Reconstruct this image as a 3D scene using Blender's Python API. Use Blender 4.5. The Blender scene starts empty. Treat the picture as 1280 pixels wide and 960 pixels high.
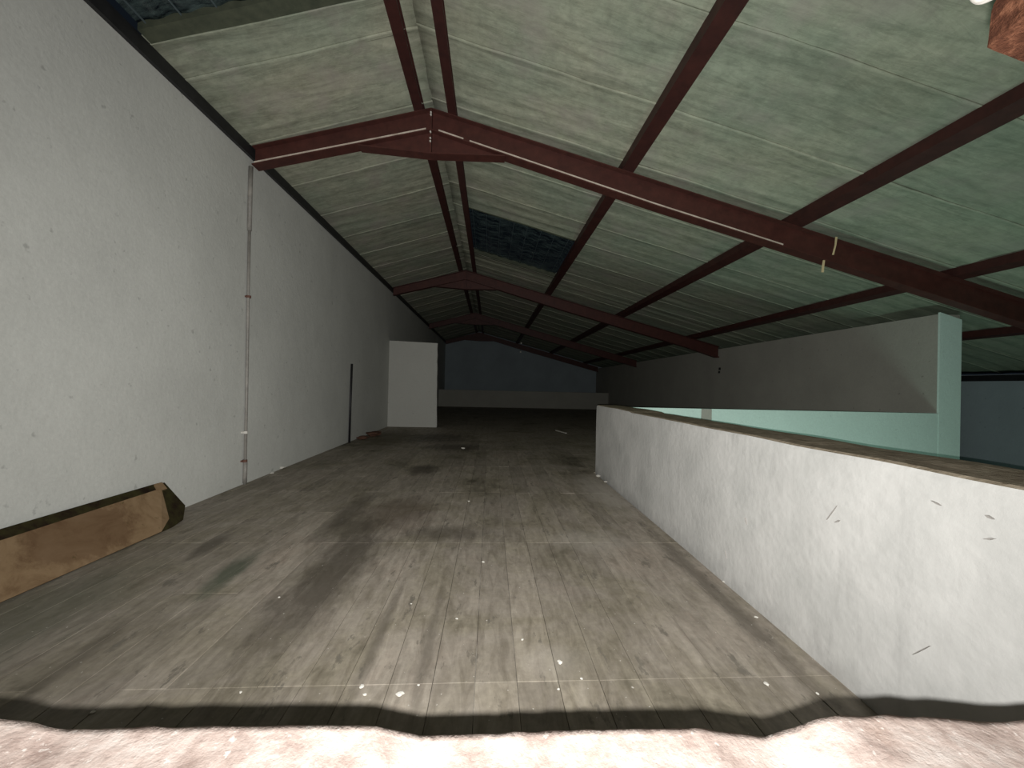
import bpy, bmesh, math, random
from mathutils import Vector, Matrix, noise
random.seed(7)
S = bpy.context.scene
COL = S.collection

# ------------------------------------------------------------------ camera
cam_d = bpy.data.cameras.new('camera')
cam = bpy.data.objects.new('camera', cam_d); COL.objects.link(cam)
F = 481.0
cam_d.sensor_width = 36; cam_d.lens = 36 * F / 1280
cam_d.clip_start = 0.01; cam_d.clip_end = 200
yaw, roll, pit = math.radians(3.21), math.radians(1.3), math.radians(.3)
fw = Vector((math.sin(yaw)*math.cos(pit), math.cos(yaw)*math.cos(pit), math.sin(pit)))
r0 = Vector((math.cos(yaw), -math.sin(yaw), 0)); u0 = r0.cross(fw)
rt = r0*math.cos(roll) + u0*math.sin(roll); up = -r0*math.sin(roll) + u0*math.cos(roll)
m = Matrix((rt, up, -fw)).transposed().to_4x4(); m.translation = Vector((0, 0, 1.32))
cam.matrix_world = m
S.camera = cam

# ------------------------------------------------------------------ world (night sky outside) and the hand lamp
w = bpy.data.worlds.new('night_sky'); S.world = w; w.use_nodes = True
w.node_tree.nodes['Background'].inputs[0].default_value = (.30, .42, .60, 1)
w.node_tree.nodes['Background'].inputs[1].default_value = .015
FLASH_POWER = 950
ld = bpy.data.lights.new('flash_light', 'SPOT')
ld.energy = FLASH_POWER; ld.spot_size = math.radians(176); ld.spot_blend = 1.0
ld.shadow_soft_size = .0025; ld.color = (1, .985, .95)
ld.use_nodes = True
lt = ld.node_tree
em = lt.nodes['Emission']
fo = lt.nodes.new('ShaderNodeLightFalloff'); fo.inputs['Strength'].default_value = 1.0; fo.inputs['Smooth'].default_value = 5.0
lt.links.new(fo.outputs['Quadratic'], em.inputs['Strength'])
lo = bpy.data.objects.new('flash_light', ld); COL.objects.link(lo)
lo.matrix_world = m @ Matrix.Translation((0, -.0185, 0))

# greenish fluorescent light on the floor below, reaching up through the stair void
vd = bpy.data.lights.new('lower_floor_light', 'AREA'); vd.shape = 'RECTANGLE'; vd.size = 1.6; vd.size_y = 1.2
vd.energy = 55; vd.color = (.68, 1.0, .86)
vo = bpy.data.objects.new('lower_floor_light', vd); COL.objects.link(vo)
vo.location = (4.4, 3.0, -2.6)
vo.rotation_euler = (Vector((5.0, 5.9, 1.8)) - Vector(vo.location)).to_track_quat('-Z', 'Y').to_euler()

S.view_settings.view_transform = 'Standard'; S.view_settings.look = 'None'
S.view_settings.gamma = 1; S.view_settings.use_curve_mapping = False
S.view_settings.exposure = 0.0

# ------------------------------------------------------------------ helpers
def srgb(r, g, b):
    f = lambda c: (c/255/12.92) if c/255 <= .04045 else ((c/255+.055)/1.055)**2.4
    return (f(r), f(g), f(b), 1)

class NT:
    def __init__(s, name):
        s.m = bpy.data.materials.new(name); s.m.use_nodes = True
        s.t = s.m.node_tree; s.b = s.t.nodes['Principled BSDF']
        s.geo = s.t.nodes.new('ShaderNodeNewGeometry')
        s.pos = s.geo.outputs['Position']
    def n(s, k, **kw):
        x = s.t.nodes.new(k)
        for a, b in kw.items(): setattr(x, a, b)
        return x
    def link(s, a, b): s.t.links.new(a, b)
    def mapping(s, scale=(1, 1, 1), loc=(0, 0, 0), rz=0, src=None):
        x = s.n('ShaderNodeMapping'); x.inputs['Scale'].default_value = scale
        x.inputs['Location'].default_value = loc; x.inputs['Rotation'].default_value = (0, 0, rz)
        s.link(src or s.pos, x.inputs['Vector']); return x.outputs[0]
    def noise(s, scale, detail=4, rough=.6, vec=None, dist=0):
        x = s.n('ShaderNodeTexNoise'); x.inputs['Scale'].default_value = scale
        x.inputs['Detail'].default_value = detail; x.inputs['Roughness'].default_value = rough
        x.inputs['Distortion'].default_value = dist
        s.link(vec or s.pos, x.inputs['Vector']); return x.outputs['Fac']
    def ramp(s, fac, stops):
        x = s.n('ShaderNodeValToRGB'); el = x.color_ramp.elements
        while len(el) < len(stops): el.new(.5)
        for e, (p, c) in zip(el, stops):
            e.position = p; e.color = c if isinstance(c, tuple) else (c, c, c, 1)
        s.link(fac, x.inputs[0]); return x.outputs[0]
    def mix(s, fac, a, b, mode='MIX'):
        x = s.n('ShaderNodeMix', data_type='RGBA', blend_type=mode)
        for i, v in ((0, fac), (6, a), (7, b)):
            if isinstance(v, (int, float, tuple)): x.inputs[i].default_value = v
            else: s.link(v, x.inputs[i])
        return x.outputs[2]
    def math(s, op, a, b=0.):
        x = s.n('ShaderNodeMath', operation=op, use_clamp=False)
        for i, v in ((0, a), (1, b)):
            if isinstance(v, (int, float)): x.inputs[i].default_value = v
            else: s.link(v, x.inputs[i])
        return x.outputs[0]
    def bump(s, h, strength=.3, dist=.01):
        x = s.n('ShaderNodeBump'); x.inputs['Strength'].default_value = strength
        x.inputs['Distance'].default_value = dist
        s.link(h, x.inputs['Height']); s.link(x.outputs[0], s.b.inputs['Normal'])
    def blob(s, x, y, rx, ry, rz=0):
        """soft elliptical patch on the floor plane, 1 in the middle"""
        mp = s.n('ShaderNodeMapping', vector_type='TEXTURE')
        mp.inputs['Location'].default_value = (x, y, 0); mp.inputs['Scale'].default_value = (rx, ry, 4)
        mp.inputs['Rotation'].default_value = (0, 0, rz); s.link(s.pos, mp.inputs['Vector'])
        g = s.n('ShaderNodeTexGradient', gradient_type='SPHERICAL'); s.link(mp.outputs[0], g.inputs[0])
        return g.outputs['Fac']
    def done(s, col, rough=.8, spec=.3, metal=0):
        if isinstance(col, tuple): s.b.inputs['Base Color'].default_value = col
        else: s.link(col, s.b.inputs['Base Color'])
        s.b.inputs['Roughness'].default_value = rough; s.b.inputs['Specular IOR Level'].default_value = spec
        s.b.inputs['Metallic'].default_value = metal
        return s.m

def plaster(name, c, speck=.75, dirt=.88, sc=1.0):
    k = NT(name)
    big = k.ramp(k.noise(.9*sc, 5, .6), [(.3, dirt), (.7, 1.0)])
    fine = k.ramp(k.noise(45*sc, 3, .7), [(.3, .93), (.7, 1.03)])
    sp = k.ramp(k.noise(13*sc, 2, .5), [(.24, speck), (.31, 1.0)])
    col = k.mix(1., k.mix(1., k.mix(1., c, big, 'MULTIPLY'), fine, 'MULTIPLY'), sp, 'MULTIPLY')
    k.bump(k.math('ADD', k.noise(30, 4), k.math('MULTIPLY', k.noise(4, 3), 3)), .35, .006)
    return k.done(col, .9, .15)

M = {}
M['wall'] = plaster('grey_white_plaster', srgb(200, 201, 196))
M['panel'] = plaster('white_paint', srgb(190, 190, 184), .8, .95)
M['grey'] = plaster('grey_render', srgb(168, 167, 158), .7, .85)
M['mint'] = plaster('mint_plaster', srgb(206, 230, 222), .9, .93)  # pale mint tone of the wall faces towards the void
M['blue'] = plaster('blue_grey_render', srgb(158, 170, 176), .7, .85)

k = NT('parapet_plaster')
sc_ = k.ramp(k.noise(2.2, 6, .65), [(.35, srgb(178, 178, 175)), (.7, srgb(199, 198, 195))])
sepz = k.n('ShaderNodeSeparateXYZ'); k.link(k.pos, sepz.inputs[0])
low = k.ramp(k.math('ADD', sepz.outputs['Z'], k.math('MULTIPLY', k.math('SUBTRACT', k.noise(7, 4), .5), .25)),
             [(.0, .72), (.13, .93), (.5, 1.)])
streak = k.ramp(k.noise(3, 5, .7, k.mapping((1, 2.2, .5))), [(.28, .86), (.45, 1.)])
k.bump(k.math('ADD', k.noise(28, 4), k.math('MULTIPLY', k.noise(3.5, 3), 4)), .35, .006)
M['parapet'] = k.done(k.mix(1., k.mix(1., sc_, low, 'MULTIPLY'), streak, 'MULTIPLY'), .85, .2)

k = NT('raw_mortar_top')
k.bump(k.noise(40, 5), .6, .01)
M['mortar_top'] = k.done(k.ramp(k.noise(18, 6, .7), [(.3, srgb(112, 100, 84)), (.7, srgb(168, 156, 138))]), .95, .1)

# floor planks ---------------------------------------------------------
def floor_mat(name, base_only=False):
    k = NT(name)
    oi = k.n('ShaderNodeObjectInfo')
    grain = k.noise(5, 6, .65, k.mapping((3.4, .8, 1)), .8)
    col = k.ramp(grain, [(.3, srgb(122, 114, 103)), (.5, srgb(142, 134, 123)), (.72, srgb(160, 152, 140))])
    col = k.mix(1., col, k.ramp(oi.outputs['Random'], [(0, .86), (1, 1.1)]), 'MULTIPLY')
    blot = k.ramp(k.noise(1.1, 6, .68, None, .6), [(.3, srgb(168, 168, 158)), (.42, srgb(236, 236, 228)), (.55, (1, 1, 1, 1)), (.75, (1.10, 1.04, 1.02, 1))])
    col = k.mix(1., col, blot, 'MULTIPLY')
    fine = k.ramp(k.noise(26, 5, .7), [(.3, .84), (.7, 1.08)])
    col = k.mix(1., col, fine, 'MULTIPLY')
    ragged = k.noise(6, 5, .7, k.mapping((1.6, .6, 1)))
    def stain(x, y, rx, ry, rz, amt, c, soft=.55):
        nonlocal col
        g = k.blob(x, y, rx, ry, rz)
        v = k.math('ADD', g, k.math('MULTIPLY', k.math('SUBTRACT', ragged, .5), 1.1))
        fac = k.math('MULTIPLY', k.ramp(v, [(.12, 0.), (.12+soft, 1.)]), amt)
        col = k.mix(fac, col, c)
    D = srgb(70, 64, 56); G = srgb(74, 80, 66); R = srgb(84, 70, 60); L = srgb(172, 166, 157)
    stain(-1.05, 2.75, .30, 1.3, -.03, .75, D)
    stain(-1.75, 2.75, .13, .45, .12, .85, G)
    stain(-2.2, 3.2, .12, .4, .1, .7, D)
    stain(-1.4, 4.0, .16, 1.0, -.03, .6, D)
    stain(-.9, 4.0, .55, .75, 0, .5, R)
    stain(-1.2, 3.6, .30, .5, 0, .6, D)
    stain(-.35, 3.45, .5, .28, 0, .6, D)
    stain(-1.0, 6.0, .35, .5, 0, .8, D)
    stain(-.7, 8.2, .9, .7, 0, .7, D)
    stain(-2.4, 9.5, .9, 2.2, 0, .75, srgb(78, 70, 46))
    stain(-1.2, 9.6, 1.1, 1.2, 0, .7, D)
    stain(-.55, 2.1, .05, .7, 0, .5, D)
    stain(-.28, 2.0, .05, .7, 0, .45, D)
    stain(-1.9, 1.9, .07, .6, .1, .5, D)
    stain(-2.5, 2.2, .5, .9, 0, .45, G)
    stain(1.45, 4.9, .35, 1.3, 0, .55, L)
    stain(.9, 3.3, .5, .35, 0, .35, L)
    stain(.35, 1.85, .22, .16, 0, .25, L)
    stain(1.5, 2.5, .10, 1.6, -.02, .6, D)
    spk = k.ramp(k.noise(60, 1, .4), [(.77, 0.), (.79, .8)])
    col = k.mix(spk, col, srgb(190, 186, 178))
    k.bump(k.math('ADD', grain, k.math('MULTIPLY', k.noise(50, 4), .4)), .35, .003)
    rr = k.ramp(k.noise(3, 5), [(.3, .55), (.7, .8)]); k.link(rr, k.b.inputs['Roughness'])
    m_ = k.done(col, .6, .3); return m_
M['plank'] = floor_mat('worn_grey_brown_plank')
k = NT('dusty_subfloor')
sx = k.n('ShaderNodeSeparateXYZ'); k.link(k.pos, sx.inputs[0])
M['subfloor'] = k.done(k.ramp(k.math('ADD', k.math('MULTIPLY', sx.outputs['X'], .25), k.noise(4, 4)),
                              [(.4, srgb(48, 42, 36)), (.62, srgb(176, 170, 160))]), .95, .1)

# roof sheets ------------------------------------------------------------
k = NT('dusty_green_roof_sheet')
oi = k.n('ShaderNodeObjectInfo')
st = k.noise(2.2, 6, .7, k.mapping((.5, 3.0, .5)), .5)
c = k.ramp(st, [(.28, srgb(138, 138, 120)), (.5, srgb(166, 167, 148)), (.75, srgb(182, 180, 162))])
c = k.mix(k.ramp(k.noise(.8, 4), [(.35, 0.), (.65, .45)]), c, srgb(136, 154, 138))
c = k.mix(1., c, k.ramp(k.noise(9, 5, .75), [(.28, .76), (.62, 1.06)]), 'MULTIPLY')
c = k.mix(1., c, k.ramp(k.noise(3.5, 6, .75, k.mapping((.35, 2.2, .35)), 1.2), [(.36, .74), (.55, 1.02)]), 'MULTIPLY')
c = k.mix(k.ramp(k.noise(1.7, 3), [(.5, 0.), (.68, .5)]), c, srgb(160, 152, 146))
c = k.mix(1., c, k.ramp(oi.outputs['Random'], [(0, .92), (1, 1.06)]), 'MULTIPLY')
sx = k.n('ShaderNodeSeparateXYZ'); k.link(k.pos, sx.inputs[0])
mr = k.n('ShaderNodeMapRange'); mr.inputs[1].default_value = 1.; mr.inputs[2].default_value = 7.
k.link(sx.outputs['X'], mr.inputs[0])
c = k.mix(k.math('MULTIPLY', mr.outputs[0], .3), c, srgb(120, 150, 128))     # greenish glow from the void tinted into the colour, stronger to the right
k.bump(k.math('ADD', st, k.math('MULTIPLY', k.noise(24, 4), .5)), .4, .01)
M['roof'] = k.done(c, .85, .2)

def steel(name, a, b, rough=.55):
    k = NT(name)
    c = k.ramp(k.noise(7, 6, .7), [(.3, a), (.68, b)])
    k.bump(k.noise(35, 4), .25, .003)
    return k.done(c, rough, .4)
M['rafter'] = steel('red_oxide_paint', srgb(60, 32, 28), srgb(80, 44, 38))
M['purlin'] = steel('dark_red_oxide_paint', srgb(48, 24, 22), srgb(66, 34, 30))
M['lip'] = steel('pale_flange_edge', srgb(165, 150, 138), srgb(206, 194, 182), .8)  # pale strip along the near rafter's bottom flange edge
M['bolt'] = NT('zinc_bolt').done(srgb(215, 212, 205), .4, .5, .2)
M['pipe'] = steel('galvanised_pipe', srgb(112, 110, 106), srgb(150, 146, 140), .5)
M['clamp'] = steel('rusty_clamp', srgb(74, 46, 38), srgb(110, 78, 66), .7)
M['black'] = steel('black_iron', srgb(24, 24, 26), srgb(38, 38, 40), .5)
M['chip'] = plaster('plaster_chip_white', srgb(215, 212, 204), .9, .9)
M['rubble'] = plaster('rubble_brown', srgb(96, 70, 58), .7, .7, 4)
M['rag'] = NT('pale_yellow_cloth').done(srgb(206, 190, 150), .9, .1)
M['scar'] = NT('scraped_grey').done(srgb(150, 146, 142), .9, .1)

k = NT('rusty_brown_sheet')
c = k.ramp(k.noise(3.5, 6, .7, None, .7), [(.3, srgb(98, 76, 54)), (.5, srgb(128, 106, 80)), (.72, srgb(142, 120, 94))])
g = k.blob(-2.9, 2.95, .2, .62)
v = k.math('ADD', g, k.math('MULTIPLY', k.math('SUBTRACT', k.noise(9, 5, .7), .5), .9))
c = k.mix(k.ramp(v, [(.30, 0.), (.5, .5)]), c, srgb(80, 56, 38))
c = k.mix(k.ramp(k.noise(14, 4), [(.66, 0.), (.74, .8)]), c, srgb(70, 58, 28))
k.bump(k.noise(22, 5), .3, .004)
M['rust'] = k.done(c, .8, .2)
k = NT('mossy_dark_board')
M['darkboard'] = k.done(k.ramp(k.noise(9, 5, .7), [(.35, srgb(34, 24, 18)), (.7, srgb(56, 54, 30))]), .9, .1)

k = NT('broken_ledge_mortar')
c = k.ramp(k.noise(26, 7, .72), [(.28, srgb(140, 120, 112)), (.5, srgb(188, 172, 164)), (.72, srgb(216, 208, 202))])
sx = k.n('ShaderNodeSeparateXYZ'); k.link(k.pos, sx.inputs[0])
c = k.mix(k.ramp(k.noise(150, 3, .6), [(.62, 0.), (.7, .8)]), c, srgb(225, 218, 212))
c = k.mix(k.ramp(k.noise(9, 4), [(.62, 0.), (.74, .4)]), c, srgb(168, 134, 112))
k.bump(k.math('ADD', k.noise(60, 6, .7), k.math('MULTIPLY', k.noise(260, 3), .3)), .5, .004)
M['ledge'] = k.done(c, .95, .1)
k = NT('fired_clay_brick')
c = k.ramp(k.noise(70, 6, .7), [(.3, srgb(50, 30, 24)), (.5, srgb(88, 56, 42)), (.75, srgb(150, 104, 80))])
k.bump(k.noise(140, 5, .7), .9, .004)
M['brick'] = k.done(c, .9, .1)
M['white_mortar'] = plaster('white_lime_mortar', srgb(235, 232, 225), .9, .95, 8)

# skylight pane: dark translucent corrugated plastic with a shiny surface
k = NT('dirty_translucent_sheet')
tr = k.n('ShaderNodeBsdfTransparent'); tr.inputs[0].default_value = (.45, .55, .60, 1)
gl = k.n('ShaderNodeBsdfPrincipled'); gl.inputs['Roughness'].default_value = .16
k.link(k.ramp(k.noise(6, 5, .7, k.mapping((.6, 2, .6))), [(.42, srgb(14, 18, 22)), (.62, srgb(96, 112, 110))]), gl.inputs['Base Color'])
bp = k.n('ShaderNodeBump'); bp.inputs['Strength'].default_value = .6; bp.inputs['Distance'].default_value = .02
k.link(k.noise(5, 4), bp.inputs['Height']); k.link(bp.outputs[0], gl.inputs['Normal'])
mx = k.n('ShaderNodeMixShader'); mx.inputs[0].default_value = .55
k.link(tr.outputs[0], mx.inputs[1]); k.link(gl.outputs[0], mx.inputs[2])
k.link(mx.outputs[0], k.t.nodes['Material Output'].inputs['Surface']); k.t.nodes.remove(k.b)
M['skylight'] = k.m
M['bar'] = NT('milky_plastic_web').done(srgb(84, 96, 100), .3, .5)
M['frame'] = steel('dull_dark_frame', srgb(60, 66, 54), srgb(84, 88, 72), .8)

# ------------------------------------------------------------------ geometry helpers
def box(bm, x0, x1, y0, y1, z0, z1):
    vs = [bm.verts.new((x, y, z)) for x in (x0, x1) for y in (y0, y1) for z in (z0, z1)]
    for f in ((0,1,3,2), (4,6,7,5), (0,4,5,1), (2,3,7,6), (0,2,6,4), (1,5,7,3)):
        bm.faces.new([vs[i] for i in f])
def prism(bm, pts, y0, y1):
    """polygon in XZ extruded over Y"""
    a = [bm.verts.new((x, y0, z)) for x, z in pts]; b = [bm.verts.new((x, y1, z)) for x, z in pts]
    n = len(pts)
    bm.faces.new(a); bm.faces.new(b[::-1])
    for i in range(n): bm.faces.new((a[i], b[i], b[(i+1) % n], a[(i+1) % n]))
def slab(bm, P4, n, t):
    """polygon P4 (3D points) thickened by t along -n"""
    n = Vector(n).normalized(); a = [bm.verts.new(p) for p in P4]; b = [bm.verts.new(Vector(p) - n*t) for p in P4]
    q = len(P4); bm.faces.new(a); bm.faces.new(b[::-1])
    for i in range(q): bm.faces.new((a[i], b[i], b[(i+1) % q], a[(i+1) % q]))
def tube(bm, path, r, seg=10):
    rings = []
    for i, p in enumerate(path):
        p = Vector(p); q = Vector(path[min(i+1, len(path)-1)]); o = Vector(path[max(i-1, 0)])
        d = (q - o).normalized(); a = d.orthogonal().normalized(); b = d.cross(a)
        rings.append([bm.verts.new(p + (a*math.cos(t) + b*math.sin(t))*r) for t in [2*math.pi*j/seg for j in range(seg)]])
    for r1, r2 in zip(rings, rings[1:]):
        for j in range(seg): bm.faces.new((r1[j], r1[(j+1) % seg], r2[(j+1) % seg], r2[j]))
    bm.faces.new(rings[0][::-1]); bm.faces.new(rings[-1])
def mesh(name, bm, mat, bevel=0, smooth=False):
    bmesh.ops.recalc_face_normals(bm, faces=bm.faces)
    if bevel: bmesh.ops.bevel(bm, geom=bm.edges[:], offset=bevel, segments=1, affect='EDGES')
    me = bpy.data.meshes.new(name); bm.to_mesh(me); bm.free(); me.materials.append(mat)
    if smooth: me.shade_smooth()
    return me
def link(name, me, parent=None, loc=None):
    o = bpy.data.objects.new(name, me); COL.objects.link(o)
    if parent: o.parent = parent
    if loc: o.location = loc
    return o
def obj(name, bm, mat, parent=None, bevel=0, smooth=False, loc=None):
    return link(name, mesh(name, bm, mat, bevel, smooth), parent, loc)
def struct(name, bm, mat, **k):
    o = obj(name, bm, mat, **k)
    o['kind'] = 'structure'; return o
def tag(o, label, cat, group=None):
    o['label'] = label; o['category'] = cat
    if group: o['group'] = group
    return o
def empty(name, loc, label, cat, group=None):
    o = bpy.data.objects.new(name, None); COL.objects.link(o); o.location = loc; o.empty_display_size = .1
    return tag(o, label, cat, group)
B = bmesh.new

# ------------------------------------------------------------------ constants of the hall
XW, XR, YE = -3.10, 11.0, 26.3
RX, RZ = -.84, 4.87                     # ridge line of the steel
SL, SR = .280, .262                     # slopes left and right
def steel_z(x): return RZ - (SL*(RX-x) if x < RX else SR*(x-RX))
def roof_z(x): return RZ + .125 - (.310*(RX-x) if x < RX else SR*(x-RX))

# ------------------------------------------------------------------ shell
bm = B(); prism(bm, [(XW-.25, -3.1), (XW, -3.1), (XW, roof_z(XW)-.02), (XW-.25, roof_z(XW-.25)-.02)], .06, YE+.2)
wl = struct('wall_left', bm, M['wall'])
bm = B(); box(bm, XR, XR+.2, .06, YE+.2, -3.1, roof_z(XR+.2)-.03); struct('wall_right', bm, M['blue'])
bm = B(); prism(bm, [(XW, -3.1), (XR, -3.1), (XR, roof_z(XR)-.02), (RX, roof_z(RX)-.02), (XW, roof_z(XW)-.02)], YE, YE+.2)
struct('wall_back', bm, M['blue'])

# upper floor: subfloor slab, planks on it (nearest ones single)
bm = B(); box(bm, XW, 1.66, .28, 5.9, -.25, -.014); box(bm, XW, 7.45, 5.9, YE, -.25, -.014)
fl = struct('floor', bm, M['subfloor'])
bm = B(); box(bm, XW, XR, .28, YE, -3.1, -3.0); struct('floor_lower', bm, M['grey'])
PW, PL, GAP = .187, 1.52, .0022
variants = {}
def plank_mesh(w, l, v):
    key = (round(w, 3), round(l, 3), v)
    if key not in variants:
        bm = B(); box(bm, GAP/2, w-GAP/2, GAP/2, l-GAP/2, -.016, 0)
        rr = random.Random(v*31+5)
        for vert in bm.verts:
            if vert.co.z > -.001: vert.co.z += rr.uniform(-.0016, 0)
        variants[key] = mesh('plank', bm, M['plank'], .0012)
    return variants[key]
ncol = int(math.ceil((1.66-XW)/PW))
far = B()
for c in range(ncol):
    x = 1.645 - (c+1)*PW
    x0 = max(x, XW+.002); w_ = x + PW - x0
    if w_ < .03: continue
    off = 0.0 if c < 9 or 10 <= c <= 16 else random.choice((0, 0, .76))
    y = .20 + off - (PL if off else 0)
    while y < 23.4:
        ya, yb = max(y, .29), min(y+PL, 23.38)
        if yb - ya > .05:
            if yb < 10.2:
                link('plank', plank_mesh(w_, yb-ya, random.randint(0, 3)), fl, (x0, ya, random.uniform(-.0008, .0008)))
            else:
                box(far, x0+.002, x0+w_-.002, ya+.002, yb-.002, -.016, random.uniform(-.001, 0))
        y += PL
c = 0; x = 1.645
while x < 7.25:
    y = 5.95
    while y < 23.4:
        box(far, x+.002, x+PW-.002, y+.002, min(y+PL, 23.38)-.002, -.016, random.uniform(-.001, 0)); y += PL
    x += PW
fp = obj('plank', far, M['plank'], fl); fp['kind'] = 'stuff'

# parapet along the void, its end standing at Y 5.9; sagging rough top
def parapet():
    bm = B(); ny, prof = 60, []
    rows = []
    for i in range(ny+1):
        y = .29 + (5.93-.29)*i/ny
        fx = 1.63 + .008*max(0, y-1.5)
        zt = 1.045 + .008*noise.noise(Vector((y*2.3, 0, 0))) + (.012 if y > 4.5 else 0)
        ox = 2.08 + .015*noise.noise(Vector((y*2, 5, 0)))
        r = .028
        pts = [(fx, -.25)]
        for z in (-.0, .05, .2, .4, .6, .8): pts.append((fx + .006*noise.noise(Vector((y*1.7, z*2, 9))), z))
        pts += [(fx, zt-r), (fx+r*.3, zt-r*.3), (fx+r, zt)]
        for q in (.3, .55, .8): pts.append((fx+(ox-fx)*q, zt + .006*noise.noise(Vector((y*6, q*9, 2)))-.004*q))
        pts += [(ox-.02, zt-.006), (ox, zt-.03), (ox, -3.0), (ox-.18, -3.0), (ox-.18, -.25)]
        rows.append([bm.verts.new((px, y, pz)) for px, pz in pts])
    n = len(rows[0]); topf = []
    for a, b in zip(rows, rows[1:]):
        for j in range(n):
            f = bm.faces.new((a[j], b[j], b[(j+1) % n], a[(j+1) % n]))
            if 8 <= j <= 13: topf.append(f)
    bm.faces.new(rows[0]); bm.faces.new(rows[-1][::-1])
    for f in topf: f.material_index = 1
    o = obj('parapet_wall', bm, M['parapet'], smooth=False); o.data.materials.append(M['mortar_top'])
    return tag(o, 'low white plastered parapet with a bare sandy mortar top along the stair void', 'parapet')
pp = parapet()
# scars on the parapet's face, lying in its skin
def scar(y, z, l, ang, wd):
    bm = B(); x = 1.63 + .008*max(0, y-1.5)
    n = 7; up_, lo_ = [], []
    for i in range(n):
        t = i/(n-1); yy = y + l*(t-.5)*math.cos(ang); zz = z + l*(t-.5)*math.sin(ang)
        h = wd*math.sin(math.pi*min(max(t, .06), .94))*random.uniform(.5, 1)
        up_.append((x-.009, yy, zz+h)); lo_.append((x-.009, yy, zz-h))
    slab(bm, up_+lo_[::-1], (-1, 0, 0), .012)
    obj('scrape_mark', bm, M['scar'], pp)
scar(1.735, .755, .10, -1.0, .0035); scar(1.705, .725, .03, -.6, .006)
scar(2.35, .5, .04, 1.2, .006); scar(1.16, .93, .022, .3, .005); scar(1.31, .93, .03, .3, .003); scar(1.16, .86, .03, -.4, .004)
scar(2.55, .2, .05, 1.3, .005); scar(1.35, .37, .09, -.9, .0025)

# cross parapet beyond the void, with the tall mint pier at its right end
bm = B(); box(bm, 1.75, 7.30, 5.875, 6.0, -3.0, 1.03)
cp = struct('wall_mid', bm, M['mint'])
bm = B(); prism(bm, [(7.30, -3.0), (7.68, -3.0), (7.68, roof_z(7.68)-.19), (7.30, roof_z(7.30)-.18)], 5.87, 5.90)
tag(obj('mint_wall_end', bm, M['mint']), 'tall mint green end face of the grey side wall rising to the roof', 'pillar')
bm = B(); box(bm, 3.32, 3.48, 5.855, 5.874, -3.0, 1.028)
tag(obj('pilaster_strip', bm, M['grey'], bevel=.003), 'narrow grey strip on the mint wall across the void', 'pilaster')
# long grey wall running back from the pier
bm = B()
box(bm, 7.302, 7.68, 5.902, YE, -3.0, 2.655)
gw = struct('wall_grey_side', bm, M['grey'])
bm = B(); box(bm, 7.295, 7.305, 11.85, 11.95, 1.98, 2.06); box(bm, 7.295, 7.305, 11.88, 11.97, 1.88, 1.95)
obj('wall_hole', bm, M['black'], gw)

# far low wall and white partition
bm = B(); box(bm, XW, 7.30, 23.4, 23.6, -.25, 1.02)
tag(obj('far_parapet', bm, M['grey'], bevel=.01), 'low grey parapet crossing the dark far end of the floor', 'parapet')
bm = B(); n = 14; pts = [(XW+.002, 0.0), (-1.62, 0.0)]
for i in range(n+1): pts.append((-1.62 - .012*0 + random.uniform(-.004, .012) - (.0 if i < n-3 else 0) - .03*(i/n), .05 + 2.53*i/n))
pts += [(XW+.002, 2.62)]
prism(bm, pts, 11.9, 12.02)
tag(obj('partition_wall', bm, M['panel']), 'bright white freestanding partition wall at the far left end of the hall', 'partition')

# ------------------------------------------------------------------ roof sheets on the ceiling
ceil_me = B(); 
prism(ceil_me, [(XW-.25, roof_z(XW-.25)+.10), (RX, roof_z(RX)+.10), (RX, roof_z(RX)+.13), (XW-.25, roof_z(XW-.25)+.13)], 3.62, YE+.2)
prism(ceil_me, [(1.75, roof_z(1.75)+.10), (XR+.3, roof_z(XR+.3)+.10), (XR+.3, roof_z(XR+.3)+.13), (1.75, roof_z(1.75)+.13)], -.3, YE+.2)
prism(ceil_me, [(RX, roof_z(RX)+.10), (1.75, roof_z(1.75)+.10), (1.75, roof_z(1.75)+.13), (RX, roof_z(RX)+.13)], -.3, 7.8)
prism(ceil_me, [(RX, roof_z(RX)+.10), (1.75, roof_z(1.75)+.10), (1.75, roof_z(1.75)+.13), (RX, roof_z(RX)+.13)], 10.45, YE+.2)
ce = struct('ceiling', ceil_me, M['roof'])
def sheet(xa, xb, ya, yb, seed):
    """one ribbed sheet, ribs run down the slope, near edge laps under its neighbour"""
    bm = B(); L = yb - ya + .04
    nx = max(3, int((xb-xa)/.22)); ny = 30
    g = []
    for i in range(nx+1):
        x = xa + (xb-xa)*i/nx; row = []
        for j in range(ny+1):
            t = j/ny; y = t*L
            ph = (y/.333) % 1.0
            rib = -(.003 + .011*max(0, noise.noise(Vector((seed*1.7, int(y/.333)*2.3, 1.5)))*1.6))*math.exp(-((ph-.5)/.22)**2)
            if y < .10: rib -= .014*(1-y/.10)
            wob = .011*noise.noise(Vector((x*.9+seed*3.1, y*4, seed))) + .006*noise.noise(Vector((x*2.5, y*7+seed, 4)))
            edge = 0
            sag = .012*math.sin(math.pi*t)
            row.append(bm.verts.new((x, ya + y + .022*noise.noise(Vector((x*1.1, seed*3.3, 1.5)))+.006*noise.noise(Vector((x*5, seed, 2))),
                                     roof_z(x) + rib + wob + edge + sag)))
        g.append(row)
    for i in range(nx):
        for j in range(ny): bm.faces.new((g[i][j], g[i][j+1], g[i+1][j+1], g[i+1][j]))
    o = obj('roof_sheet', bm, M['roof'], ce, smooth=True)
    md = o.modifiers.new('thickness', 'SOLIDIFY'); md.thickness = .012; md.offset = 1
ys = [-.3, .95, 1.95, 2.95, 3.95, 4.95, 5.95, 6.95, 7.8, 8.8, 9.8, 10.45, 11.4] + [11.4+i for i in range(1, 16)]
sd = 0
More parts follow.
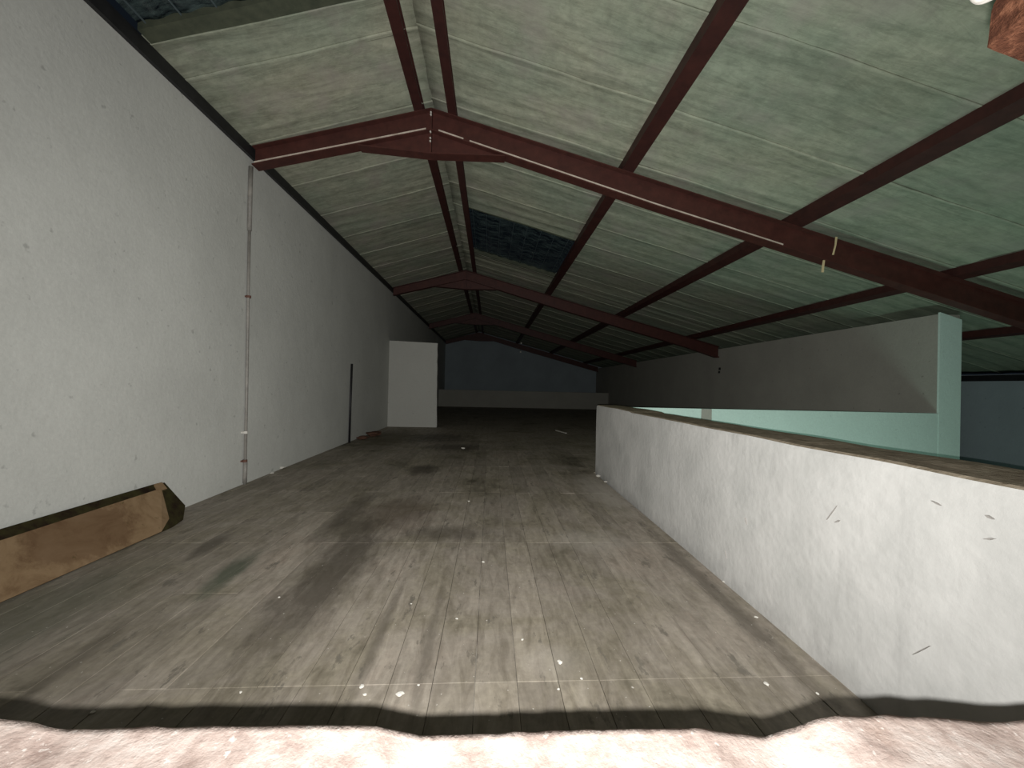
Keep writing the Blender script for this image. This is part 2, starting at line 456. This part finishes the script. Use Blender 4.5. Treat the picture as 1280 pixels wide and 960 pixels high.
for a, b in zip(ys, ys[1:]):
    b = min(b, YE+.1); sd += 1
    if 7.8 <= a < 10.45:
        sheet(RX, -.53, a, b, sd); sheet(1.70, XR+.2, a, b, sd)
    else: sheet(RX, XR+.2, a, b, sd)
ysl = [3.60, 3.98] + [3.98+i*1.02 for i in range(1, 23)]
for a, b in zip(ysl, ysl[1:]):
    sd += 1; sheet(XW-.2, RX+.01, a, min(b, YE+.1), sd+50)
sheet(-1.06, RX+.01, -.3, 3.6, 91)

def skylight(x0, x1, y0, y1, label, lift=.08):
    t = empty('skylight', (x0, y0, roof_z(x0)), label, 'skylight')
    def loc(bm): bmesh.ops.translate(bm, verts=bm.verts, vec=(-x0, -y0, -roof_z(x0))); return bm
    bm = B(); N = 60
    g = []
    for i in range(N+1):
        x = x0 + (x1-x0)*i/N
        z = roof_z(x) + lift + .012*math.sin(i*.9)
        g.append([bm.verts.new((x, y0+(y1-y0)*j/10, z + .004*noise.noise(Vector((x*3, j, 0))))) for j in range(11)])
    for i in range(N):
        for j in range(10): bm.faces.new((g[i][j], g[i+1][j], g[i+1][j+1], g[i][j+1]))
    obj('pane', loc(bm), M['skylight'], t, smooth=True)
    nb = int((x1-x0)/.29)
    for i in range(nb+1):
        x = x0 + .06 + i*.29; 
        if x > x1-.02: break
        bm = B(); slab(bm, [(x, y0+.01, roof_z(x)+lift-.008), (x+.008, y0+.01, roof_z(x)+lift-.008), (x+.008, y1-.01, roof_z(x)+lift-.008), (x, y1-.01, roof_z(x)+lift-.008)], (0, 0, 1), .012)
        obj('web_bar', loc(bm), M['bar'], t)
    for (ya, yb) in ((y0-.02, y0+.01), (y1-.01, y1+.14)):
        bm = B(); slab(bm, [(x0, ya, roof_z(x0)+lift+.02), (x1, ya, roof_z(x1)+lift+.02), (x1, yb, roof_z(x1)+lift+.02), (x0, yb, roof_z(x0)+lift+.02)], (0, 0, 1), lift+.03)
        obj('upstand', loc(bm), M['frame'], t)
    return t
skylight(-.52, 1.70, 7.8, 10.40, 'dark translucent skylight panel in the right roof slope beyond the first rafter')
skylight(XW+.02, -1.06, .2, 3.46, 'dark glossy translucent skylight panel at the top left corner above the left wall', .05)

# ------------------------------------------------------------------ purlins (C sections along the hall)
def purlin(x, label, wd=.11, h=.115, y0=.06, y1=YE, ang=None):
    bm = B(); zb = steel_z(x)
    prof = [(-wd/2, 0), (wd/2, 0), (wd/2, .022), (wd/2-.008, .022), (wd/2-.008, .008), (-wd/2+.008, .008),
            (-wd/2+.008, h-.008), (wd/2-.008, h-.008), (wd/2-.008, h-.022), (wd/2, h-.022), (wd/2, h), (-wd/2, h)]
    s = SL if x < RX else -SR
    prism(bm, [(px, pz + px*s) for px, pz in prof], 0, y1-y0)
    o = obj('purlin', bm, M['purlin'], loc=(x, y0, zb))
    return tag(o, label, 'beam', 'roof purlins')
purlin(-1.0, 'dark red steel purlin just left of the roof ridge')
purlin(-.57, 'dark red steel purlin just right of the roof ridge')
purlin(1.745, 'dark red steel purlin along the right edge of the far skylight', .15)
purlin(4.08, 'dark red steel purlin second to the right of the skylight', .17)
purlin(6.45, 'dark red steel purlin passing just left above the mint pier', .15)
purlin(8.7, 'dark red steel purlin in the low roof right of the mint pier', .12)
bm = B(); prism(bm, [(0, .03), (.01, .03), (.012, -.03), (.04, -.03), (.04, -.13), (0, -.13)], 0, YE-.1)
tag(obj('edge_angle', bm, M['black'], loc=(XW, .08, steel_z(XW)+.02)), 'dark steel edge angle along the top of the left wall', 'beam')
bm = B(); box(bm, -.10, .0, 0, YE-.1, 0, .13)
tag(obj('eave_beam', bm, M['black'], loc=(XR-.001+.0, .08, 1.665)), 'near black eave beam along the top of the blue grey right wall', 'beam')

# ------------------------------------------------------------------ rafters
def rafter(Y, xr, label, detail):
    t = empty('steel_rafter', (RX, Y, RZ), label, 'beam', 'steel rafters across the hall')
    xl = XW + .057
    def dep(x): return .225 + .045*(x-xl)/(RX-xl) if x < RX else .27 + .055*min(1, (x-RX)/3)
    def strip(xs, top, bot, y0, y1):
        bm = B()
        pts = [(x-RX, top(x)-RZ) for x in xs] + [(x-RX, bot(x)-RZ) for x in reversed(xs)]
        prism(bm, pts, y0, y1); return bm
    bw = .155
    for side, xs in (('l', [xl, RX-.001]), ('r', [RX+.001, 2.16, xr])):
        obj('web', strip(xs, lambda x: steel_z(x)-.012, lambda x: steel_z(x)-dep(x), -.006, .006), M['rafter'], t)
        obj('top_flange', strip(xs, lambda x: steel_z(x)-.001, lambda x: steel_z(x)-.013, -bw/2, bw/2), M['rafter'], t)
        obj('bottom_flange', strip(xs, lambda x: steel_z(x)-dep(x), lambda x: steel_z(x)-dep(x)-.014, -bw/2, bw/2), M['rafter'], t)
    if detail > 1:
        for x0, x1 in ((xl+.03, RX-.06), (RX+.10, RX+.42), (RX+.50, 2.1), (2.1, 3.9)):
            o = obj('pale_lip', strip([x0, x1], lambda x: steel_z(x)-dep(x)+.018, lambda x: steel_z(x)-dep(x)+.001, -bw/2-.004, -bw/2+.012), M['lip'], t)
            o['label'] = 'pale line on the flange edge'
    # haunch under the apex
    hb = RZ-.275-.30
    x0, x1 = -1.75, .12
    za, zb = steel_z(x0)-dep(x0)-.014, steel_z(x1)-dep(x1)-.014
    bm = B(); prism(bm, [(x0-RX, za-RZ), (RX-RX, steel_z(RX)-.284-RZ), (x1-RX, zb-RZ), (x1-RX-.02, zb-.01-RZ), (0, za-.055-RZ), (x0-RX+.02, za-.01-RZ)], -.006, .006)
    obj('haunch_web', bm, M['rafter'], t)
    bm = B(); prism(bm, [(x0-RX, za-RZ-.004), (0, za-.055-RZ), (x1-RX, zb-RZ-.004), (x1-RX, zb-RZ-.018), (0, za-.07-RZ), (x0-RX, za-RZ-.018)], -bw/2, bw/2)
    obj('haunch_flange', bm, M['rafter'], t)
    bm = B(); box(bm, -.012, .012, -bw/2+.002, bw/2-.002, za-.056-RZ, -.016)
    obj('end_plate', bm, M['rafter'], t)
    bm = B(); box(bm, -.075, .075, -.022, -.0062, -.29, -.235); obj('gusset', bm, M['rafter'], t)
    if detail > 1:
        bmb = B(); tube(bmb, [(0, -.018, 0), (0, .0, 0)], .011, 6); me = mesh('bolt', bmb, M['bolt'])
        for z in (-.07, -.10, -.32, -.40, -.44): link('bolt', me, t, (.0, -bw/2+.002, z))
        
    return t
rafter(5.05, XR-.1, 'nearest red oxide steel rafter with haunched apex spanning the hall', 2)
r2 = rafter(12.0, 7.298, 'second red oxide steel rafter, beyond the far skylight', True)
rafter(18.95, 7.298, 'third steel rafter, dim in the dark behind the second', False)
rafter(25.9, 7.298, 'farthest steel rafter against the end gable', False)
bm = B(); prism(bm, [(6.3-RX, steel_z(6.3)-.34-RZ), (7.298-RX, steel_z(7.298)-.34-RZ), (7.298-RX, 2.38-RZ), (7.2-RX, 2.38-RZ)], -.07, .07)
obj('wall_haunch', bm, M['rafter'], r2)

# ------------------------------------------------------------------ pipe and rod on the left wall
t = empty('conduit_pipe', (XW+.03, 5.05, 0), 'thin grey steel conduit pipe running up the left wall to the nearest rafter', 'pipe')
bm = B(); tube(bm, [(0, 0, .0), (0, -.01, 1.2), (0, -.03, 2.4), (0, -.04, 3.2)], .017); obj('tube', bm, M['pipe'], t, smooth=True)
bm = B(); tube(bm, [(0, -.04, 3.2), (0, -.045, 3.7), (.004, -.05, 4.0)], .026); obj('upper_sleeve', bm, M['pipe'], t, smooth=True)
bm = B(); tube(bm, [(0, 0, .02), (0, 0, .30)], .024); obj('foot_sleeve', bm, M['pipe'], t, smooth=True)
for z in (.30, .66, 2.37):
    bm = B(); tube(bm, [(0, -.01-.005*z, z-.015), (0, -.01-.005*z, z+.015)], .028); box(bm, -.03, -.005, -.05, .035, z-.01, z+.01)
    o = obj('clamp', bm, M['clamp'] if z > 2 else M['bolt'] if z > .5 else M['clamp'], t)
bm = B(); tube(bm, [(XW+.05, 8.6, 0.0), (XW+.035, 8.66, .9), (XW+.03, 8.70, 1.73)], .024)
tag(obj('iron_rod', bm, M['black'], smooth=True), 'black iron rod standing upright against the left wall before the white partition', 'rod')

# ------------------------------------------------------------------ leaning board at the left wall
t = empty('leaning_board', (-2.8, 2.6, 0), 'rusty brown sheet on a dark board leaning low against the left wall', 'board')
o_ = Vector((-2.8, 2.6, 0))
def L(p): return Vector(p) - o_
nrm = Vector((.36, 0, .28)).normalized()
b0, t0 = -2.79, -2.985
face = [(b0, .9, .012), (b0+.02, 3.45, .012), (-2.83, 3.60, .07), (-2.975, 3.69, .315), (-2.985, 2.6, .30), (t0, .9, .30)]
bm = B(); slab(bm, [L(p) for p in face], nrm, .008); o = obj('facing_sheet', bm, M['rust'], t); o['label'] = 'rusty brown blotched face'
back = [(b0-.012, .9, .0), (-2.775, 3.55, .0), (-2.80, 3.73, .02), (-2.86, 3.83, .12), (-3.03, 3.80, .345), (-3.04, 3.70, .355), (-3.045, 2.6, .355), (-3.045, .9, .355)]
bm = B(); slab(bm, [L(Vector(p) - nrm*.01) for p in back], nrm, .022); o = obj('backing_board', bm, M['darkboard'], t); o['label'] = 'dark mossy board behind the sheet'
bm = B(); slab(bm, [L(p) for p in [(-2.97, 3.66, .30), (-2.96, 3.735, .30), (-3.02, 3.75, .355), (-3.03, 3.69, .355)]], nrm, .02)
obj('corner_block', bm, M['rust'], t)

# ------------------------------------------------------------------ yellow strip hanging over the rafter
t = empty('hanging_strip', (4.59, 4.94, 3.2), 'pale yellow rag strip tied over the right part of the nearest rafter', 'rag')
bm = B(); slab(bm, [(.02, .0, .235), (.05, .0, .235), (.03, -.004, .12), (.0, -.004, -.01), (-.025, -.004, -.01), (.008, -.004, .12)], (0, -1, 0), .004)
obj('upper_strip', bm, M['rag'], t)
bm = B(); slab(bm, [(-.105, .05, -.07), (-.075, .05, -.065), (-.085, .05, -.15), (-.09, .05, -.235), (-.125, .05, -.235), (-.118, .05, -.15)], (0, -1, 0), .004)
bmesh.ops.translate(bm, verts=bm.verts, vec=(-.0, 0, 0))
obj('lower_strip', bm, M['rag'], t)

# two small pale reflectors hanging from the third rafter
bm = B(); tube(bm, [(1.46, 18.80, 3.62), (1.44, 18.80, 3.0)], .006, 5); t = empty('reflector_cord', (1.45, 18.8, 3.0), 'two tiny pale dots on a cord hanging in the dark far roof', 'cord')
bmesh.ops.translate(bm, verts=bm.verts, vec=(-1.45, -18.8, -3.0)); obj('cord', bm, M['black'], t)
for x, z in ((.01, .43), (-.01, 0)):
    bm = B(); bmesh.ops.create_icosphere(bm, subdivisions=2, radius=.045); obj('reflector', bm, M['bolt'], t, smooth=True, loc=(x, -.02, z))

# ------------------------------------------------------------------ debris on the floor
def chunk(name, r, mat, flat=.45, seed=0):
    bm = B(); bmesh.ops.create_icosphere(bm, subdivisions=2, radius=r)
    for v in bm.verts:
        v.co *= 1 + .5*noise.noise(v.co/r*1.3 + Vector((seed*7.3, 0, 0)))
        v.co.z *= flat; v.co.x *= 1.25
    zmin = min(v.co.z for v in bm.verts)
    for v in bm.verts: v.co.z -= zmin
    return mesh(name, bm, mat)
chips = [chunk('plaster_chip', 1, M['chip'], .4, s) for s in range(4)]
def floor_at(px, py):
    d = fw*F + rt*(px-640) - up*(py-480); s = -1.32/d.z
    return Vector((0, 0, 1.32)) + d*s
spots = [(452, 859, 5, 'small white chip just beyond the broken sill, left one of the close pair'),
 (456, 869, 4, 'tiny white crumb touching the sill shadow below the left chip of the close pair'),
 (500, 869, 8, 'largest white plaster chip, oval, lying just beyond the broken sill'),
 (523, 857, 3, 'white crumb right of the largest plaster chip by the sill'),
 (514, 755, 2, 'tiny white crumb alone in the middle of the plank floor'),
 (349, 747, 2.5, 'tiny white crumb on the dark streaked planks right of the leaning board'),
 (698, 862, 3, 'white crumb just below the pale dusty smear on the near planks'),
 (700, 829, 6, 'white plaster scrap lying in the pale dusty smear on the near planks'),
 (727, 849, 3, 'white crumb on the pale cross joint right of the dusty smear'),
 (653, 800, 3, 'white crumb on the near planks above and left of the dusty smear'),
 (958, 856, 6, 'slanting white chip at the right end of the pale cross joint'),
 (1022, 868, 4, 'white crumb nearest the foot of the parapet beside the sill shadow'),
 (579, 561, 4, 'pale scrap far out on the dark floor before the partition'),
 (604, 703, 3, 'white crumb mid floor right of the reddish stain'),
 (571, 774, 3, 'white chip between the two dark plank joints and the dusty smear'),
 (301, 866, 3, 'leftmost but one white crumb along the sill shadow'),
 (116, 891, 4, 'leftmost white crumb at the edge of the sill shadow'),
 (748, 596, 6, 'white crumbled plaster at the foot of the far parapet corner'),
 (757, 603, 4, 'smaller plaster crumb on the right of the heap at the far parapet corner'),
 (905, 728, 4, 'plaster crumb against the foot of the parapet halfway along'),
 (945, 772, 4, 'plaster crumb against the foot of the parapet near the photo\'s lower right'),
 (340, 592, 4, 'plaster flake at the wall foot just right of the conduit pipe'),
 (352, 586, 7, 'plaster lump at the wall foot, largest between conduit and black rod'),
 (586, 627, 2.5, 'white crumb in the middle distance on the plank floor')]
for i, (px, py, s, lab) in enumerate(spots):
    p = floor_at(px, py)
    r = s*.5*p.y/F*1.0
    o = link('plaster_chip', chips[i % 4], None, (p.x, p.y, .0005)); o.scale = (r, r, r); o.rotation_euler = (0, 0, random.uniform(0, 6))
    tag(o, lab, 'debris', 'plaster chips on the floor')
p = floor_at(701, 540); bm = B(); box(bm, -.02, .02, -.35, .35, 0, .02)
o = obj('batten_offcut', bm, M['chip'], loc=(p.x, p.y, .001)); o.rotation_euler = (0, 0, .25)
tag(o, 'short pale stick lying on the far floor left of the parapet end', 'stick')
for i, (px, py, r, lab) in enumerate([(446, 549, .10, 'dark reddish rubble lump beside the foot of the black rod'), (458, 545, .14, 'larger reddish brown rubble lump between black rod and white partition'),
                                      (470, 542, .09, 'small dark rubble lump nearest the white partition')]):
    p = floor_at(px, py)
    tag(link('rubble_lump', chunk('rubble_lump', r, M['rubble'], .4, i+9), None, (max(p.x, XW+r*1.6), p.y, 0)), lab, 'rubble')

# ------------------------------------------------------------------ front wall with the broken hole the view looks through
bm = B()
box(bm, XW, -.55, .06, .28, -3.1, 4.1); box(bm, .56, XR, .06, .28, -3.1, 1.7)
box(bm, -.55, .56, .06, .28, -3.1, .985)
prism(bm, [(-.55, 1.68), (.56, 1.68), (.56, 4.35), (RX+.4, 4.6), (-.55, 4.6)], .06, .28)
prism(bm, [(.56, 1.7), (XR, 1.7), (4, 3.5), (.56, 4.35)], .06, .28)
wf = struct('wall_front', bm, M['ledge'])
prof = [(-.56, 1.095), (-.40, 1.090), (-.33, 1.088), (-.30, 1.083), (-.282, 1.079), (-.222, 1.079), (-.142, 1.078), (-.075, 1.076), (-.045, 1.068), (.02, 1.0685),
        (.10, 1.069), (.16, 1.068), (.178, 1.065), (.212, 1.060), (.235, 1.066), (.252, 1.072), (.268, 1.0745), (.337, 1.0725), (.37, 1.069), (.39, 1.066), (.424, 1.067), (.57, 1.075)]
def pz(x):
    for (a, za), (b, zb) in zip(prof, prof[1:]):
        if a <= x <= b: return za + (zb-za)*(x-a)/(b-a)
    return 1.07
bm = B(); g = []; NX, NY = 320, 44
for i in range(NX+1):
    x = -.55 + 1.10*i/NX; row = []
    for j in range(NY+1):
        y = .062 + .218*j/NY
        k_ = 1 - (j/NY)**6
        z = pz(x) + .0006*noise.noise(Vector((x*60, y*60, 0)))
        z += k_*(.003*noise.noise(Vector((x*14, y*14, 3))) + .0012*noise.noise(Vector((x*50, y*50, 3))) - .002)
        row.append(bm.verts.new((x, y + (.0015*noise.noise(Vector((x*50, 1, 8))) if j == NY else 0), z)))
    row.append(bm.verts.new((x, .281, .98)))
    g.append(row)
for i in range(NX):
    for j in range(NY+1): bm.faces.new((g[i][j], g[i+1][j], g[i+1][j+1], g[i][j+1]))
obj('broken_sill', bm, M['ledge'], wf, smooth=True)
# broken hollow clay brick left hanging in the hole's upper corner
def brick():
    bm = B()
    bmesh.ops.create_grid(bm, x_segments=40, y_segments=22, size=.5)
    fr = [v for v in bm.verts]
    # face towards the hole: grooves of the hollow brick
    e = bmesh.ops.extrude_face_region(bm, geom=bm.faces[:])
    for v in [q for q in e['geom'] if isinstance(q, bmesh.types.BMVert)]: v.co.z += .22
    for v in bm.verts:
        x, y = v.co.x, v.co.y
        if v.co.z < .01:
            v.co.z += .020*math.cos(x*38)*.5 + .016*noise.noise(Vector((x*6, y*6, 0)))
        ed = .09*noise.noise(Vector((x*5, y*5, v.co.z*9)))
        v.co.x += ed; v.co.y += ed
    return bm
bm = brick()
M4 = Matrix.Translation((.503, .195, 1.612)) @ Matrix.Rotation(math.radians(20), 4, 'Y') @ Matrix.Rotation(math.radians(-90), 4, 'X') @ Matrix.Diagonal((.24, .13, .35, 1))
bmesh.ops.transform(bm, matrix=M4, verts=bm.verts)
obj('brick', bm, M['brick'], wf, smooth=False)
bm = B(); bmesh.ops.create_icosphere(bm, subdivisions=4, radius=.009)
for v in bm.verts: v.co *= 1 + .4*noise.noise(v.co*90); 
bmesh.ops.translate(bm, verts=bm.verts, vec=(.275, .20, 1.554))
obj('mortar_blob', bm, M['white_mortar'], wf, smooth=True)
